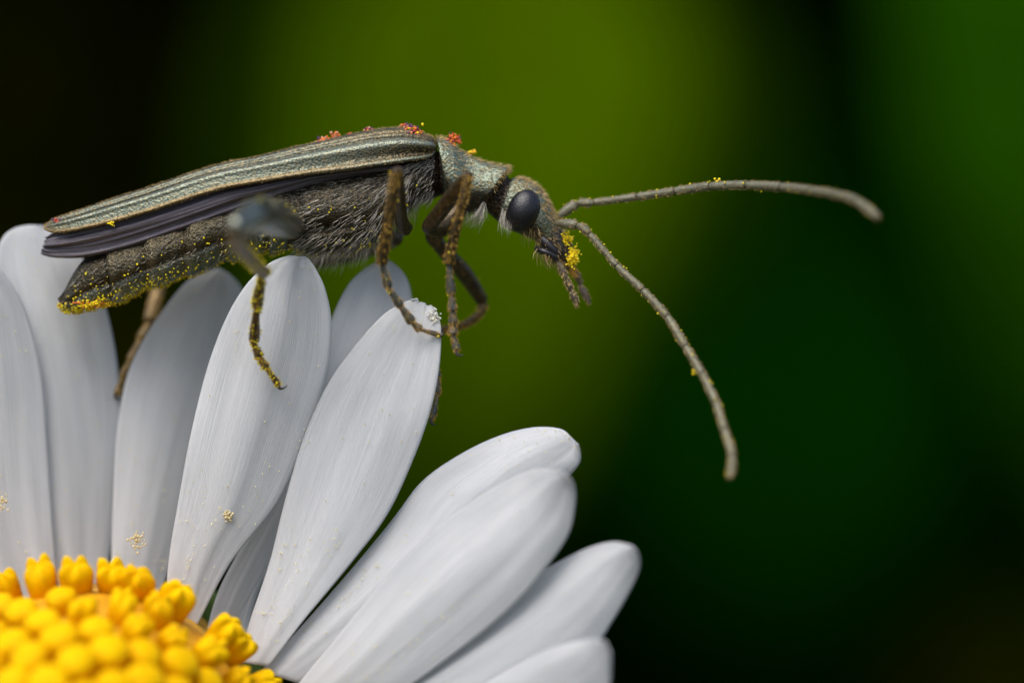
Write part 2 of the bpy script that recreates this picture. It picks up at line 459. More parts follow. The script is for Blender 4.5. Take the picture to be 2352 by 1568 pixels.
PETALS = []
def petal(st, cup=0.18, roll=0.0, nick=0.0, seed=0, ridge=0.010, curl=0.0, nu=64, nv=27):
    st = np.asarray(st, float)
    A = catmull(st, nu)
    s = np.linspace(-1, 1, nv); t = np.linspace(0, 1, nu)
    r = np.random.default_rng(seed)
    ph = r.uniform(0, 6.28, 6)
    u = (s + 1) / 2
    px = A[:, 0:1] * (1 - u) + A[:, 2:3] * u; py = A[:, 1:2] * (1 - u) + A[:, 3:4] * u
    # rounded, slightly uneven edge
    tipw = np.clip((t - 0.8) / 0.2, 0, 1)[:, None]
    d = st[-1, :2] - st[-3, :2]; d = d / np.linalg.norm(d)
    saw = nick * tipw * (np.sin(s * 9 + ph[0]) + 0.7 * np.sin(s * 21 + ph[1]))[None, :]
    px = px + saw * d[0]; py = py + saw * d[1]
    env = np.sin(np.pi * np.clip(t * 0.94 + 0.06, 0, 1))[:, None] ** 0.6
    wpx = np.hypot(A[:, 2] - A[:, 0], A[:, 3] - A[:, 1])[:, None] / 100
    y = A[:, 4:5] + roll * s[None, :] * env + cup * (s ** 2)[None, :] * wpx * 0.5
    y = y + ridge * env * (np.cos(s * 7.2 + ph[2])[None, :] + 0.5 * np.cos(s * 15 + ph[3])[None, :])
    y = y + 0.05 * env * np.sin(t * 7 + ph[4])[:, None] * s[None, :]
    if curl:
        k = np.clip((s - 0.45) / 0.55, 0, 1)[None, :] ** 1.5 * np.clip((t - 0.6) / 0.4, 0, 1)[:, None]
        y = y - curl * k
    g = Grid(PV(px, py, y))
    o = link('petal', g.mesh('petal'), M['petal'], daisy)
    solid(o, 0.032)
    PETALS.append(g)
    return g

pet = {}
pet[0] = petal([(30, 1490, 70, 1440, 0.40), (-60, 1400, 25, 1310, 0.48), (-200, 1330, -120, 1190, 0.56), (-350, 1260, -280, 1120, 0.64), (-470, 1200, -430, 1110, 0.72), (-510, 1160, -500, 1140, 0.80)], seed=1, roll=0.20)
pet[1] = petal([(55, 1450, 125, 1420, 0.10), (-20, 1330, 128, 1320, 0.10), (-80, 1180, 119, 1180, 0.10), (-110, 1000, 108, 1010, 0.11), (-120, 850, 97, 870, 0.11), (-115, 725, 66, 735, 0.12), (-100, 645, 25, 650, 0.13), (-80, 600, -15, 602, 0.14), (-50, 582, -45, 582, 0.15)], seed=2, roll=0.25)
pet[2] = petal([(150, 1440, 225, 1420, 0.70), (125, 1310, 245, 1310, 0.78), (105, 1180, 263, 1190, 0.85), (80, 1050, 277, 1060, 0.92), (55, 900, 276, 910, 0.99), (30, 780, 262, 790, 1.05), (5, 680, 240, 700, 1.11), (-8, 600, 205, 620, 1.16), (5, 548, 165, 560, 1.21), (35, 524, 130, 530, 1.26), (70, 518, 100, 519, 1.30)], seed=3, roll=0.32)
pet[3] = petal([(265, 1430, 345, 1420, 0.90), (256, 1300, 380, 1330, 1.11), (260, 1150, 430, 1180, 1.30), (268, 1000, 480, 1030, 1.47), (290, 870, 530, 890, 1.61), (330, 780, 560, 780, 1.73), (380, 705, 565, 710, 1.83), (430, 647, 556, 667, 1.91), (470, 624, 537, 640, 1.97), (497, 617, 512, 620, 2.00)], seed=4, roll=0.42)
pet[4] = petal([(385, 1440, 450, 1440, -1.20), (385, 1310, 530, 1290, -1.20), (410, 1150, 640, 1150, -1.18), (440, 990, 708, 990, -1.16), (478, 840, 753, 850, -1.12), (520, 730, 761, 740, -1.08), (565, 655, 747, 665, -1.02), (612, 610, 727, 622, -0.96), (640, 595, 714, 602, -0.88), (665, 588, 702, 590, -0.80)], seed=5, cup=.12, ridge=.014, roll=0.12)
pet[5] = petal([(470, 1470, 520, 1460, -0.20), (505, 1350, 600, 1320, -0.01), (600, 1170, 690, 1150, 0.16), (680, 980, 800, 950, 0.30), (735, 830, 900, 830, 0.42), (765, 725, 946, 740, 0.52), (800, 655, 945, 680, 0.60), (835, 620, 934, 640, 0.66), (865, 602, 913, 612, 0.69), (882, 598, 897, 601, 0.70)], seed=6, nick=3.0, roll=0.15)
pet[11] = petal([(500, 1490, 560, 1480, 0.20), (540, 1400, 600, 1340, 0.56), (620, 1250, 690, 1180, 0.86), (710, 1060, 790, 1010, 1.08), (780, 930, 850, 900, 1.22), (810, 880, 835, 872, 1.30)], seed=7, roll=0.10)
pet[6] = petal([(555, 1520, 615, 1530, -1.50), (570, 1440, 700, 1420, -1.47), (620, 1290, 800, 1300, -1.44), (655, 1150, 890, 1180, -1.41), (700, 1000, 955, 1040, -1.36), (755, 880, 992, 930, -1.31), (820, 790, 1009, 840, -1.26), (880, 724, 1013, 770, -1.19), (930, 694, 1010, 735, -1.12), (950, 686, 993, 708, -1.05)], seed=8, nick=3.6, cup=.1, roll=-0.30)
pet[7] = petal([(600, 1540, 690, 1570, -1.50), (700, 1430, 800, 1500, -1.56), (805, 1310, 950, 1420, -1.61), (900, 1195, 1080, 1310, -1.66), (970, 1105, 1180, 1210, -1.69), (1060, 1042, 1270, 1130, -1.71), (1150, 1000, 1312, 1088, -1.72), (1225, 982, 1331, 1062, -1.72), (1285, 985, 1332, 1037, -1.72), (1310, 1003, 1326, 1018, -1.70)], seed=9, cup=.3, curl=.5, roll=-0.20)
pet[9] = petal([(760, 1660, 860, 1720, -2.20), (920, 1560, 1040, 1660, -2.54), (1080, 1430, 1240, 1580, -2.87), (1200, 1340, 1360, 1490, -3.18), (1280, 1292, 1410, 1420, -3.48), (1350, 1258, 1450, 1350, -3.75), (1405, 1244, 1468, 1305, -4.02), (1440, 1248, 1467, 1278, -4.27), (1453, 1255, 1463, 1267, -4.50)], seed=10, cup=.3, roll=-0.35)
pet[8] = petal([(660, 1600, 760, 1650, -2.00), (760, 1480, 900, 1600, -2.30), (900, 1310, 1060, 1490, -2.59), (1010, 1205, 1180, 1390, -2.87), (1110, 1135, 1265, 1290, -3.15), (1180, 1095, 1308, 1220, -3.42), (1235, 1077, 1321, 1150, -3.69), (1280, 1080, 1318, 1115, -3.95), (1298, 1087, 1311, 1100, -4.20)], seed=11, cup=.2, ridge=.014, roll=-0.35)
pet[10] = petal([(800, 1800, 880, 1860, -2.80), (980, 1660, 1080, 1780, -3.47), (1130, 1560, 1280, 1720, -4.09), (1250, 1495, 1370, 1650, -4.65), (1330, 1470, 1398, 1580, -5.16), (1375, 1466, 1402, 1525, -5.61), (1390, 1474, 1401, 1497, -6.00)], seed=12, cup=.2, ridge=.014, roll=-0.40)
# the rest of the ring, below and left of the frame, so that the flower is whole
for k, ang in enumerate(np.radians(np.linspace(182, 338, 10))):
    ca, sa = math.cos(ang), -math.sin(ang)
    st = []
    for rr, ww in ((330, 35), (450, 60), (620, 95), (820, 120), (1000, 120), (1120, 90), (1180, 50), (1200, 10)):
        cx, cy = DC[0] + ca * rr, DC[1] + sa * rr
        q = (rr - 330) / 870
        st.append((cx - sa * ww * -1, cy - ca * ww, cx + sa * ww * -1, cy + ca * ww, -1.0 + (k % 2) * 0.5 - 3.5 * q * max(0, ca)))
    petal(st, seed=30 + k, nu=30, nv=13)

# disc: cushion with every floret on it
RD = 4.0; DH = 5.4
def dome(r, a):
    x = P(*DC)[0] + r * math.cos(a); z = P(*DC)[2] + r * math.sin(a)
    y = -2.9 - DH * (1 - (r / RD) ** 2)
    n = Vector((2 * DH * r / RD ** 2 * math.cos(a) * 0.62, -1.0, 2 * DH * r / RD ** 2 * math.sin(a) * 0.62)).normalized()
    return Vector((x, y, z)), n
rr = np.linspace(0.02, RD, 16); th = np.linspace(0, 2 * np.pi, 40, endpoint=False)
G = np.zeros((17, 40, 3))
for i, q in enumerate(rr):
    for j, a in enumerate(th): G[i, j] = dome(q, a)[0]
G[16] = G[15]; G[16, :, 1] = 0.9
disc = link('disc', Grid(G, True).mesh('disc'), M['receptacle'], daisy)

def floret_bud(seed, h=0.95, R=0.455):
    r = np.random.default_rng(seed); n = 11; nv = 15
    th = np.linspace(0, 2 * np.pi, nv, endpoint=False)
    prof = [(-0.5, .62), (0, .72), (.35, .86), (.6, .98), (.78, .98), (.9, .84), (.97, .6), (1.0, .34), (1.01, .12), (1.012, .02)]
    prof = catmull(prof, n + 4)
    G = np.zeros((len(prof), nv, 3))
    for i, (z, q) in enumerate(prof):
        lob = 1 + (0.045 * np.clip((z - .3) / .6, 0, 1)) * np.cos(5 * th) + 0.05 * np.cos(2 * th + seed) + .03 * np.cos(3 * th - seed + z)
        G[i, :, 0] = np.cos(th) * q * R * lob; G[i, :, 1] = np.sin(th) * q * R * lob; G[i, :, 2] = z * h
    return Grid(G, True).mesh('floret')

def floret_open(seed, h=0.98, R=0.36):
    """opening tube with five blunt teeth at its mouth"""
    nv = 30
    th = np.linspace(0, 2 * np.pi, nv, endpoint=False) 
    prof = catmull([(-0.5, .80), (0, .85), (.3, .95), (.55, 1.05), (.74, 1.08), (.88, 1.02), (.97, .86), (1.03, .62), (1.05, .36), (1.03, .15), (1.02, .02)], 22)
    G = np.zeros((len(prof), nv, 3))
    tooth = (0.5 + 0.5 * np.cos(5 * th)) ** .8
    for i, (z, q) in enumerate(prof):
        k = np.clip((z - .5) / .45, 0, 1)
        lob = 1 + k * (.24 * tooth * (1 + .45 * np.cos(th + 2 * seed)) - .14) + .06 * np.cos(2 * th + seed)
        G[i, :, 0] = np.cos(th) * q * R * lob; G[i, :, 1] = np.sin(th) * q * R * lob; G[i, :, 2] = h * (z + k * (.13 * tooth * (1 + .6 * np.cos(th + 2 * seed)) - .06) * min(1.0, q * 1.6)); G[i, :, 0] += .12 * max(z, 0) ** 2 * math.cos(seed)
    return Grid(G, True).mesh('floret')

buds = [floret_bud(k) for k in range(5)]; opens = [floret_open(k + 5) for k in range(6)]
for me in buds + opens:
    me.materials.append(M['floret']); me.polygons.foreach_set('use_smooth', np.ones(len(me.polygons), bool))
def put_floret(me, p, n, sc, spin):
    o = bpy.data.objects.new('floret', me); COL.objects.link(o)
    q = n.to_track_quat('Z', 'Y').to_matrix().to_4x4()
    o.parent = disc
    o.matrix_parent_inverse = Matrix.Identity(4)
    o.matrix_local = Matrix.Translation(p) @ q @ Matrix.Rotation(spin, 4, 'Z') @ Matrix.Diagonal((sc, sc, sc, 1))
NF = 132
for k in range(NF):
    r = RD * 0.95 * ((k + 0.5) / NF) ** 0.44; a = k * 2.399963 + 0.3
    p, n = dome(r, a); p = p - n * 0.25
    q = r / RD
    n = (n + Vector((math.cos(a), 0, math.sin(a))) * (0.6 * max(0, q - .5)) + Vector((random.uniform(-.09, .09), 0, random.uniform(-.09, .09)))).normalized()
    me = random.choice(buds) if q < 0.80 else random.choice(buds + opens)
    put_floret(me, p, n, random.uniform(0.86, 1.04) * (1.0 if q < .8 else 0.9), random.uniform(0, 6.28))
for k in range(31):
    a = k / 31 * 2 * math.pi + random.uniform(-.07, .07)
    p, n = dome(RD * random.uniform(.94, .99), a); p.y += 0.9
    n = Vector((math.cos(a), -0.75 + random.uniform(-.25, .25), math.sin(a))).normalized()
    put_floret(random.choice(opens), p, n, random.uniform(0.85, 1.08), random.uniform(0, 6.28))

# green involucre and stem behind the head
c0 = P(*DC)
inv = tube([c0 + [0, 0.85, 0], c0 + [0, 2.4, 0], c0 + [0, 3.8, -.1], c0 + [0, 5.0, -.4]], [3.3, 3.5, 2.4, .7], 28)
cup_o = link('involucre', inv.mesh('involucre'), M['bract'], daisy)
for k in range(13):
    a = k / 13 * 2 * math.pi
    e = np.array([math.cos(a), 0, math.sin(a)])
    sp = [c0 + e * 1.2 + [0, 4.6, 0], c0 + e * 2.8 + [0, 3.7, 0], c0 + e * 3.8 + [0, 2.9, 0], c0 + e * 4.5 + [0, 2.7, 0]]
    g = leaf_grid(sp, [.6, .85, .7, .1], fold=.1, nu=10, nv=5, side=np.cross(e, [0, 1, 0]))
    solid(link('bract', g.mesh('bract'), M['bract'], cup_o), .12)
link('stem', tube([c0 + [0, 4.0, -.3], c0 + [0, 9, -2.5], c0 + [.3, 15, -10], c0 + [.2, 20, -30], np.array(flower_base) + [0, 0, 15], np.array(flower_base) - [0, 0, 3]], [.75, .7, .75, .8, .95, 1.1], 12).mesh('stem'), M['stem'], daisy)

# ------------------------------------------------------------------ the beetle
beetle = thing('beetle', 'slender metallic grey green beetle with long antennae climbing over daisy petals', 'beetle', tuple(P(880, 600, 0)))

def hairs(name, parent, mat, specs, width=0.011):
    """specs: (Grid, n, u0,u1,v0,v1, length, (normal, along, down) weights, jitter[, filter])"""
    Vs, Fs, o = [], [], 0
    for sp in specs:
        g, n, u0, u1, v0, v1, ln, wts, jit = sp[:9]
        flt = sp[9] if len(sp) > 9 else None
        p, nn, t = g.sample(rng.uniform(u0, u1, n), rng.uniform(v0, v1, n))
        if flt is not None:
            k = flt(p); p, nn, t = p[k], nn[k], t[k]
        n = len(p)
        if n == 0: continue
        d = nn * wts[0] + t * wts[1] + np.array([0, 0, -1.0]) * wts[2] + rng.normal(size=(n, 3)) * jit
        d = nrm(d)
        bend = nrm(t * np.sign(wts[1] if wts[1] else 1) * 0.6 + np.array([0, 0, -0.3]) * wts[2] + rng.normal(size=(n, 3)) * 0.2)
        l = (ln * rng.uniform(.5, 1.25, n))[:, None]
        a = nrm(np.cross(d, rng.normal(size=(n, 3)))); b = np.cross(d, a)
        m_ = p + d * l * .55
        tip = p + d * l + bend * l * .22
        w = width * rng.uniform(.7, 1.3, n)[:, None]
        p = p - nn * 0.01
        ring = [a, -.5 * a + .866 * b, -.5 * a - .866 * b]
        V = np.stack([p + q * w for q in ring] + [m_ + q * w * .75 for q in ring] + [tip], 1).reshape(-1, 3)
        base = (np.arange(n) * 7)[:, None]
        T1 = [(0, 1, 4, 3), (1, 2, 5, 4), (2, 0, 3, 5)]; T2 = [(3, 4, 6), (4, 5, 6), (5, 3, 6)]
        for q in T1 + T2: Fs += [tuple(x) for x in (base + o + np.array(q)).tolist()]
        Vs.append(V); o += len(V)
    return link(name, mesh(name, np.concatenate(Vs), Fs), mat, parent, kind='stuff', smooth=False)

# --- trunk: one continuous skin from the tail to the mouth, ring by ring (top, underside, half width, colour)
DK = (0.026, 0.026, 0.020); TEAL = (0.215, 0.265, 0.205); AB = (0.045, 0.042, 0.028); NECK = (0.010, 0.007, 0.010); HD = (0.205, 0.235, 0.175); MZ = (0.04, 0.036, 0.03)
RINGS = [
 (133, 687, 138, 697, .03, (.12, .09, .05)), (147, 668, 160, 711, .22, AB), (187, 600, 215, 706, .50, AB), (250, 570, 272, 692, .68, AB),
 (330, 535, 345, 664, .78, AB), (420, 500, 420, 640, .84, AB), (520, 465, 505, 607, .88, AB), (620, 435, 600, 586, .9, AB),
 (690, 415, 662, 577, .88, DK), (740, 400, 715, 586, .98, DK), (820, 385, 790, 583, 1.02, DK), (890, 370, 858, 563, 1.0, DK),
 (940, 352, 905, 512, .95, DK), (975, 345, 955, 470, .80, DK), (998, 345, 992, 458, .66, NECK),
 (1010, 346, 1018, 450, .50, NECK), (1003, 316, 1035, 470, .70, TEAL), (1018, 318, 1048, 486, .74, TEAL), (1040, 330, 1062, 492, .72, TEAL),
 (1066, 349, 1078, 490, .60, TEAL), (1098, 366, 1092, 485, .54, TEAL), (1132, 376, 1104, 480, .58, TEAL), (1165, 382, 1104, 472, .64, TEAL),
 (1169, 387, 1108, 478, .61, NECK), (1166, 396, 1118, 486, .55, NECK), (1165, 404, 1128, 495, .49, NECK), (1172, 411, 1140, 505, .47, NECK),
 (1183, 408, 1148, 512, .53, HD), (1213, 413, 1168, 526, .60, HD), (1243, 434, 1196, 538, .62, HD),
 (1263, 466, 1222, 548, .55, HD), (1276, 497, 1240, 562, .42, HD), (1290, 528, 1252, 580, .33, MZ), (1302, 556, 1262, 594, .28, MZ), (1312, 588, 1285, 610, .2, MZ), (1316, 610, 1303, 617, .08, MZ)]
K = 9
nring = (len(RINGS) - 1) * K + 1
A = catmull(np.array([r[:5] for r in RINGS], float), nring)
CB = catmull(np.array([r[5] for r in RINGS], float), nring)
uu = np.linspace(0, len(RINGS) - 1, nring)
nv = 56
th = np.linspace(0, 2 * np.pi, nv, endpoint=False)
G = np.zeros((nring, nv, 3)); G0 = np.zeros((nring, nv, 3)); CC = np.zeros((nring, nv, 3))
for i in range(nring):
    tp = P(A[i, 0], A[i, 1]); bt = P(A[i, 2], A[i, 3]); w = max(A[i, 4], .01)
    f = 1.0
    segs = (.0, 2.9, 4.05, 5.15, 6.2, 7.25, 8.3)
    shade = 1.0; rim = 0.0
    for u0, u1 in zip(segs[:-1], segs[1:]):
        if u0 <= uu[i] < u1 and u1 < 8.31:
            pq = (uu[i] - u0) / (u1 - u0)
            lift = min(1.0, pq / .08) if u0 > 0 else 1.0     # hind edge of each plate stands proud of the next
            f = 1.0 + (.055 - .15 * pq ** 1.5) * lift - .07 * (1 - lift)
            shade = 1.0 - .65 * min(1, max(0, (pq - .72) / .25)); rim = max(0, 1 - abs(pq - .12) / .1) if u0 > 0 else 0.0  # shade under the overlapping plate is put into the colour
    f -= 0.05 * math.exp(-((uu[i] - 12.0) / .10) ** 2)
    mid = (tp + bt) / 2; ax = (tp - bt) / 2
    c, s = np.cos(th), np.sin(th)
    e = 0.86
    cc = np.sign(c) * np.abs(c) ** e; ss = np.sign(s) * np.abs(s) ** e
    G[i] = mid + (cc * f)[:, None] * ax + (ss * w * f)[:, None] * np.array([0, -1.0, 0])
    G0[i] = mid + (cc * max(f, .97))[:, None] * ax + (ss * w * max(f, .97))[:, None] * np.array([0, -1.0, 0])
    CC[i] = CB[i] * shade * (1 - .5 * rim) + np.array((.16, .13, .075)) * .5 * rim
    if uu[i] < 8:            # paler teal belly plates on the abdomen
        k = np.clip((-cc - .35) / .35, 0, 1)[:, None]
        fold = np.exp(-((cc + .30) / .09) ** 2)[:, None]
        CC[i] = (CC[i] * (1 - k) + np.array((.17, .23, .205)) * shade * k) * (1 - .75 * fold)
        G[i, :, 1] += .09 * fold[:, 0] * min(1, uu[i] / 2) * np.sign(ss)
        lump = .03 * np.sin(th * 5 + uu[i] * 4.1) * np.sin(uu[i] * 6.3 + 2 * th) * min(1, uu[i])
        G[i, :, 1] += lump; G[i, :, 2] += lump * .6
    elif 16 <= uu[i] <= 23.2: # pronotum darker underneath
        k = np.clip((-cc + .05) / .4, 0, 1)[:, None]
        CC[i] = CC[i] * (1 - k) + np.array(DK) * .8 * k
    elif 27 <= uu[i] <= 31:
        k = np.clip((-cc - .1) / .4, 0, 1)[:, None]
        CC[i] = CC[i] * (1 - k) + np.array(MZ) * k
# sculpt: shallow dent on the pronotum side, plates on the thorax
for i in range(nring):
    if 16.5 < uu[i] < 21.5:
        q = np.exp(-((th - 1.0) / .35) ** 2) * math.exp(-((uu[i] - 19.2) / .9) ** 2)
        G[i, :, 1] += 0.12 * q
        q = np.exp(-((th - .45) / .3) ** 2) * math.exp(-((uu[i] - 18.0) / .8) ** 2)
        G[i, :, 1] -= 0.07 * q
    if 8.5 < uu[i] < 13:
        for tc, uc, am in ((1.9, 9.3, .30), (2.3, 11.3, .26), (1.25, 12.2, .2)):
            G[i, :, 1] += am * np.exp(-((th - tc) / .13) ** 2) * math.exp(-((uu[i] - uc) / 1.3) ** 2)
            CC[i] *= (1 - .8 * np.exp(-((th - tc) / .16) ** 2) * math.exp(-((uu[i] - uc) / 1.1) ** 2))[:, None]  # shade of the gaps between plates painted into the dents
BODY = Grid(G, True)
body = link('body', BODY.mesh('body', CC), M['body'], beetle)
FUR = Grid(G0, True)
def bu(u): return u / (len(RINGS) - 1)
near = lambda p: p[:, 1] < 0.35
hairs('hair', body, M['hair_pale'], [
    (FUR, 620, bu(8.4), bu(12.6), .12, .52, .26, (.35, -.95, .45), .18, near),
    (FUR, 200, bu(12.3), bu(14.2), .15, .5, .24, (.5, -.8, .4), .2, near),
    (FUR, 330, bu(.8), bu(8.2), .14, .52, .11, (.35, -.9, .3), .2, near),
    (FUR, 240, bu(8.4), bu(13.2), .42, .58, .42, (.9, -.4, .8), .3),
    (FUR, 60, bu(22.0), bu(23.2), .38, .56, .52, (.5, -.1, 1.2), .3),
    (FUR, 70, bu(18), bu(22.0), .42, .56, .34, (.6, -.2, 1), .3),
    (FUR, 60, bu(26.6), bu(28), .30, .42, .30, (.3, .05, 1.2), .15, near)], .0048)
hairs('hair', body, M['hair_gold'], [
    (FUR, 800, bu(16), bu(23.2), -.12, .27, .11, (.55, .8, 0), .22, near),
    (FUR, 800, bu(27), bu(31), -.15, .20, .11, (.5, .8, 0), .2, near),
    (FUR, 160, bu(29), bu(34), .3, .7, .26, (.7, .2, .7), .4, near),
    (FUR, 300, bu(31), bu(34.5), -.2, .45, .16, (.5, .8, .2), .3, near),
    (FUR, 160, bu(.2), bu(8), .40, .6, .13, (.5, -.8, .2), .3)], .0055)
hairs('hair', body, M['hair_dark'], [
    (FUR, 160, bu(.6), bu(8.2), .06, .45, .12, (.3, -.9, .2), .2, near),
    (FUR, 400, bu(8.4), bu(14), .06, .5, .2, (.3, -.9, .3), .25, near)], .008)

# --- wing cases
ET = [(1002, 334), (990, 316), (935, 297), (870, 299), (800, 312), (700, 335), (600, 360), (520, 376), (450, 396), (350, 430), (250, 462), (170, 490), (125, 506), (107, 520)]
EL = [(1000, 352), (985, 366), (935, 376), (870, 386), (800, 396), (700, 408), (600, 424), (520, 438), (450, 458), (350, 490), (250, 517), (170, 533), (130, 535), (107, 527)]
EW = [.50, .80, .98, 1.04, 1.06, 1.06, 1.04, 1.0, .96, .88, .77, .64, .48, .3]
def elytron(side):
    nu, nv = 110, 46
    A = catmull(np.concatenate([np.array(ET, float), np.array(EL, float), np.array(EW)[:, None]], 1), nu)
    v = np.linspace(0, 1, nv); t = np.linspace(0, 1, nu)
    G = np.zeros((nu, nv, 3)); Cc = np.zeros((nu, nv, 3))
    for i in range(nu):
        a = v * np.pi / 2
        tp = P(A[i, 0], A[i, 1]); lt = P(A[i, 2], A[i, 3]); w = A[i, 4]
        yy = w * np.sin(a) ** .85; k = np.cos(a) ** .80
        fade = min(1, t[i] / .05) * min(1, (1 - t[i]) / .12)
        hh = 1 - k
        ribs = sum(np.exp(-((hh - c) / wd) ** 2) * am for c, am, wd in ((.12, .03, .03), (.23, .035, .03), (.46, .05, .09), (.93, .045, .025))) * fade
        groove = sum(np.exp(-((hh - c) / wd) ** 2) * am for c, am, wd in ((.165, .025, .025), (.29, .035, .03), (.75, .09 * max(0, 1 - t[i] * 1.8), .13))) * fade
        hump = .05 * np.exp(-((v - .62) / .12) ** 2) * math.exp(-((t[i] - .06) / .05) ** 2)
        bead = .035 * np.clip((v - .93) / .05, 0, 1)
        rad = ribs - groove + hump + bead
        G[i, :, 1] = (yy + 0.02 + rad * np.sin(a)) * side
        pt = lt[None] * (1 - k)[:, None] + tp[None] * k[:, None]
        G[i, :, 0] = pt[:, 0]; G[i, :, 2] = pt[:, 2] + rad * np.cos(a) * .9
        stops = [0, .07, .12, .16, .21, .26, .29, .33, .41, .47, .51, .60, .85, .88, .93, .96, 1]
        teal = np.array((.20, .25, .20)); beige = np.array((.31, .235, .12)); lite = np.array((.37, .44, .355)); dk = np.array((.030, .024, .014)); mid = np.array((.12, .13, .10))  # lite band holds the highlight of the upward ridge as colour
        fr = np.stack([beige, teal, beige, dk * 1.6, beige, mid, dk * 1.3, lite, lite, lite * .8, mid, dk, dk, mid * .6, lite * .9, mid, dk])
        re = np.stack([beige, mid, teal, mid * 1.1, teal * 1.1, mid * 1.2, mid, teal, lite * .85, lite * .8, teal, teal * 1.1, teal * .9, beige, beige, beige * .8, beige * .6])
        q = np.clip((t[i] - .10) / .38, 0, 1); q = q * q * (3 - 2 * q)
        tabl = fr * (1 - q) + re * q
        for ch in range(3): Cc[i, :, ch] = np.interp(1 - k, stops, tabl[:, ch])
        e_ = np.clip((t[i] - .93) / .05, 0, 1)
        Cc[i] = (Cc[i] * (1 - .5 * e_) + beige * .5 * e_) * .64
    return Grid(G), Cc
for side in (-1, 1):
    g, cc = elytron(side)
    o = solid(link('elytron', g.mesh('elytron', cc), M['elytron'], beetle), .05)
    if side < 0:
        ELY = g
        hairs('hair', o, M['hair_gold'], [
            (g, 4600, .01, .99, .02, .98, .07, (.45, .85, 0), .2),
            (g, 1100, .01, .99, 0, .06, .08, (.6, .8, 0), .2),
            (g, 900, .05, 1, .92, 1, .07, (.6, .8, 0.1), .2)], .0058)
    else:
        hairs('hair', o, M['hair_gold'], [(g, 900, .01, .99, 0, .2, .08, (.6, .8, 0), .2)], .0058)

# --- folded hind wings showing below the wing cases
WU = [(930, 378), (860, 380), (780, 385), (700, 392), (600, 410), (500, 425), (400, 458), (310, 486), (220, 508), (160, 522), (125, 535), (108, 545)]
WL = [(930, 392), (860, 398), (780, 410), (715, 424), (640, 448), (560, 476), (480, 505), (400, 533), (300, 567), (200, 589), (130, 591), (96, 584)]
WW = [.86, .9, .93, .93, .92, .9, .86, .8, .70, .58, .50, .44]
def wing(side):
    nu, nv = 90, 40
    A = catmull(np.concatenate([np.array(WU, float), np.array(WL, float), np.array(WW)[:, None]], 1), nu)
    v = np.linspace(0, 1, nv); t = np.linspace(0, 1, nu)
    G = np.zeros((nu, nv, 3))
    for i in range(nu):
        q = np.clip((t[i] - .08) / .3, 0, 1)
        f = 0.040 * q * (np.sin(v * 13 + 2.5 * t[i]) + .6 * np.sin(v * 25 - 5 * t[i] + 1) + .3 * np.sin(v * 47 + 4 * t[i]))
        crease = .10 * np.clip((t[i] - .72) / .2, 0, 1) * np.abs(((v * 2.2 + t[i] * 2.4) % 1) - .5)
        G[i, :, :] = PV(A[i, 0] * (1 - v) + A[i, 2] * v, A[i, 1] * (1 - v) + A[i, 3] * v, side * (A[i, 4] * np.sin(np.pi * (.32 + .4 * v)) + f + crease))
    G[-1] += np.stack([rng.uniform(-.05, .05, nv), 0 * v, 0 * v], -1)
    return Grid(G)
for side in (-1, 1):
    g = wing(side); 
    if side < 0: WING = g
    solid(link('hind_wing', g.mesh('hind_wing'), M['wing'], beetle), .025)

# --- eyes
for side in (-1, 1):
    c = P(1203, 484, side * .44)
    nu, nv2 = 30, 44
    a = np.linspace(.02, np.pi - .02, nu)[:, None]; b2 = np.linspace(0, 2 * np.pi, nv2, endpoint=False)[None, :]
    ex = .385 * np.sin(a) * np.cos(b2); ez = .505 * np.cos(a) * np.ones_like(b2); ey = .36 * np.sin(a) * np.sin(b2)
    ex = ex * (1 + .10 * ez)
    r = math.radians(-17)
    G = np.stack([c[0] + ex * math.cos(r) + ez * math.sin(r) * -1, c[1] + ey, c[2] + ex * math.sin(r) * 1 + ez * math.cos(r)], -1)
    o = link('eye', Grid(G, True).mesh('eye'), M['eye'], beetle)

# --- antennae: first joint carries the others
def antenna(pts, depth, r0, r1, side):
    pts3 = [P(x, y, d) for (x, y), d in zip(pts, depth)]
    C = catmull(pts3, (len(pts3) - 1) * 12 + 1)
    n = len(pts3)
    root = None; specs = []
    for k in range(n - 1):
        seg = C[k * 12:(k + 1) * 12 + 1]
        q0 = r0 + (r1 - r0) * min(1, k / 4); L = np.linspace(0, 1, len(seg))
        if k == 0: rad = np.interp(L, [0, .15, .5, .85, 1], [.05, .07, .11, .115, .07])
        elif k == 1: rad = np.interp(L, [0, .2, .8, 1], [.06, .085, .095, .06])
        elif k == n - 2: rad = np.interp(L, [0, .06, .5, .85, 1], [q0 * .72, q0 * .96, q0, q0 * .8, .03])
        else: rad = np.interp(L, [0, .05, .5, .93, .98, 1], [q0 * .86, q0 * .96, q0 * .97, q0 * 1.03, q0 * .97, q0 * .86])
        g = tube(seg, rad, 14, n=26)
        if k == 0:
            root = link('antenna', g.mesh('antenna'), M['antenna'], beetle)
        else:
            link('segment', g.mesh('segment'), M['antenna'], root)
        specs.append((g, 150 if k > 1 else 110, .03, .97, 0, 1, .07, (.5, .85, 0), .15))
        ANT.append(g)
    hairs('hair', root, M['hair_gold'], specs, .005)
ANT = []
antenna([(1276, 512), (1326, 518), (1354, 538), (1417, 610), (1476, 666), (1532, 727), (1575, 796), (1613, 859), (1644, 923), (1664, 987), (1681, 1045), (1677, 1098)],
        [-.45, -.75, -.85, -1.1, -1.4, -1.7, -2.1, -2.5, -2.9, -3.3, -3.7, -4.1], .065, .088, -1)
